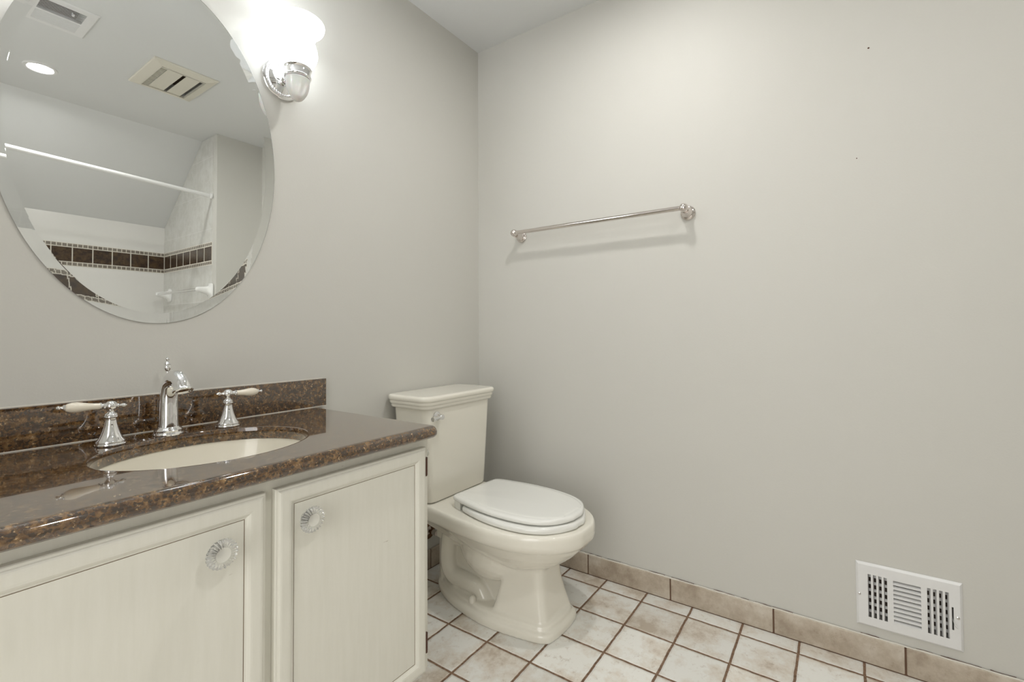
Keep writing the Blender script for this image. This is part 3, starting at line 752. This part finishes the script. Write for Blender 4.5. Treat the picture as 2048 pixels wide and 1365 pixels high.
# ================================================================ CEILING FIXTURES (seen in the mirror, plus one added light)
def register_ceiling():
    t = thing('ceiling_register', (-1.284, -1.338, CH), 'white louvered ceiling register nearer the vanity wall, seen in the mirror', 'vent')
    x0, x1, y0, y1 = -1.390, -1.180, -1.470, -1.203; fn = lambda u, v, h: (u, v, CH-h); H = .006
    holes = []; N = 9
    for k in range(N):
        y = -1.4405+.0105*(k+.5); holes.append((-1.363, -1.218, y-.0032, y+.0032))
    for k in range(N):
        y = -1.3360+.0108*(k+.5); holes.append((-1.363, -1.218, y-.0042, y+.0042))
    b = NB(); plate(b, x0+.006, x1-.006, y0+.006, y1-.006, holes, H-.0012, H, fn)
    tt = NB(); R_ = []
    for d, h in ((0, .0003), (0, .0015), (.006, H), (.006, H-.0012), (.002, .0003)): R_.append([tt.verts.new(fn(u, v, h)) for u, v in ((x0+d, y0+d), (x1-d, y0+d), (x1-d, y1-d), (x0+d, y1-d))])
    for A_, B_ in zip(R_, R_[1:]):
        for i in range(4): tt.faces.new((A_[i], A_[(i+1) % 4], B_[(i+1) % 4], B_[i]))
    join(b, tt); obj('face_plate', b, M_VENT, t)
    b = NB()
    for k in range(N):
        y = -1.4405+.0105*(k+.5); loft(b, [[(x, y+yy, CH-h) for yy, h in ((-.0042, H), (-.0034, H+.0006), (.0060, -.006), (.0052, -.0066))] for x in (-1.3635, -1.2175)])
    obj('louvers', b, M_VENT, t)
    b = NB(); bx(b, -1.367, -1.215, -1.441, -1.233, CH+.06, CH+.064); obj('duct_back', b, M_DARK, t)
    b = NB(); tube(b, [(-1.262, -1.262, CH-.004), (-1.262, -1.262, CH-.018), (-1.262, -1.250, CH-.024), (-1.262, -1.240, CH-.024)], [.002, .003, .005, .003], 10); obj('damper_lever', b, M_VENT, t, 60)
    for y in (-1.222, -1.452):
        b = NB(); lathe(b, [(0, H-.0005), (.004, H-.0005), (.003, H+.0012), (0, H+.0014)], (-1.29, y, CH), (0, 0, -1), 16)
        obj('screw', b, M_TRIMW, t, 50)
register_ceiling()
def vent_fan():
    t = thing('exhaust_fan', (-.779, -1.55, CH), 'cream ceiling exhaust fan grille with two flat panels, seen in the mirror', 'fan')
    x0, x1, y0, y1 = -.930, -.630, -1.748, -1.362; H = .016; fn = lambda u, v, h: (u, v, CH-h)
    hx0, hx1, hy0, hy1 = -.880, -.674, -1.716, -1.414
    b = NB(); tt = NB(); R_ = []
    for d, h in ((0, .0004), (0, .005), (.004, .009), (.042, H), (.045, H)): R_.append([tt.verts.new(fn(u, v, h)) for u, v in ((x0+d, y0+d*.7), (x1-d, y0+d*.7), (x1-d, y1-d), (x0+d, y1-d))])
    R_.append([tt.verts.new(fn(u, v, H)) for u, v in ((hx0, hy0), (hx1, hy0), (hx1, hy1), (hx0, hy1))])
    R_.append([tt.verts.new(fn(u, v, .0004)) for u, v in ((hx0, hy0), (hx1, hy0), (hx1, hy1), (hx0, hy1))])
    for A_, B_ in zip(R_, R_[1:]):
        for i in range(4): tt.faces.new((A_[i], A_[(i+1) % 4], B_[(i+1) % 4], B_[i]))
    join(b, tt); obj('frame', b, mat('fan_cream', (.72, .69, .60), .4), t)
    m = bpy.data.materials['fan_cream']
    for xa, xc in ((-.8480, -.7780), (-.7620, -.6960)):
        b = NB(); bx(b, xa, xc, hy0+.002, hy1-.002, CH-.012, CH-.009, .001); obj('panel', b, m, t)
    b = NB()
    for i in range(18):
        y = hy0+.008+.0165*i; bx(b, -.8795, -.8490, y, y+.006, CH-.011, CH+.004)
    obj('fins', b, m, t)
    b = NB(); bx(b, -.884, -.666, -1.7215, -1.4085, CH+.05, CH+.054); obj('housing_back', b, mat('fan_brown', (.10, .065, .035), .7), t)
    for y in (hy0+.006, hy1-.006):
        b = NB(); bx(b, hx0+.001, hx1-.001, y-.002, y+.002, CH-.0185, CH-.0145)
        obj('cross_rail', b, m, t)
vent_fan()
def can_light(cx, cy, label):
    t = thing('ceiling_light', (cx, cy, CH), label, 'ceiling light', 'recessed ceiling lights')
    b = NB(); lathe(b, [(.050, .0005), (.050, .002), (.052, .006), (.058, .007), (.066, .005), (.068, .0005), (.050, .0005)], (cx, cy, CH), (0, 0, -1), 56); obj('trim_ring', b, M_TRIMW, t, 40)
    b = NB(); lathe(b, [(0, .0005), (.0498, .0005), (.0498, .0025), (.03, .004), (0, .0045)], (cx, cy, CH), (0, 0, -1), 48); obj('lens', b, M_CAN, t, 60)
can_light(-1.236, -1.985, 'round recessed ceiling light, lit, seen in the mirror')
can_light(-.66, -.92, 'added fill light, a round recessed ceiling light above the toilet and vanity, out of view')  # unseen lamp added to brighten the toilet and vanity corner

# ================================================================ SHOWER ALCOVE FITTINGS (seen in the mirror)
t = thing('shower_rod', (-1.1, -2.2, 2.04), 'white shower curtain rod across the tub alcove, seen in the mirror', 'shower rod')
b = NB(); tube(b, [(XL+.003, -2.2, 2.064), (XA-.003, -2.2, 2.0035)], .0135, 24); obj('rail', b, M_TRIMW, t, 50)
for x, z, s_ in ((XA, 2.0035, -1), (XL, 2.064, 1)):
    b = NB(); lathe(b, [(0, .0005), (.019, .0005), (.019, .010), (.0155, .014), (0, .014)], (x, -2.2, z), (s_, 0, 0), 28); obj('end_cap', b, M_TRIMW, t, 40)
t = thing('tile_towel_bar', (XA, -2.56, 1.33), 'clear towel bar between white ceramic posts on the tiled shower wall, seen in the mirror', 'towel bar')
for y in (-2.205, -2.930):
    b = NB(); L = []
    for d, e, dz in ((.0008, .052, 0), (.006, .052, 0), (.010, .046, 0), (.016, .036, .0), (.030, .028, .001), (.055, .022, .003), (.075, .019, .004), (.090, .016, .005), (.096, .009, .005)):
        L.append([(XA-d, yy, zz) for yy, zz in rrect(y-e*.8, y+e*.8, 1.328+dz-e, 1.328+dz+e, e*.45 if d < .012 else e*.75, 5)])
    loft(b, L); obj('post', b, M_WCER, t, 40)
b = NB(); tube(b, [(XA-.078, -2.216, 1.333), (XA-.078, -2.918, 1.333)], .0095, 20); obj('rail', b, M_ACRYL, t, 50)
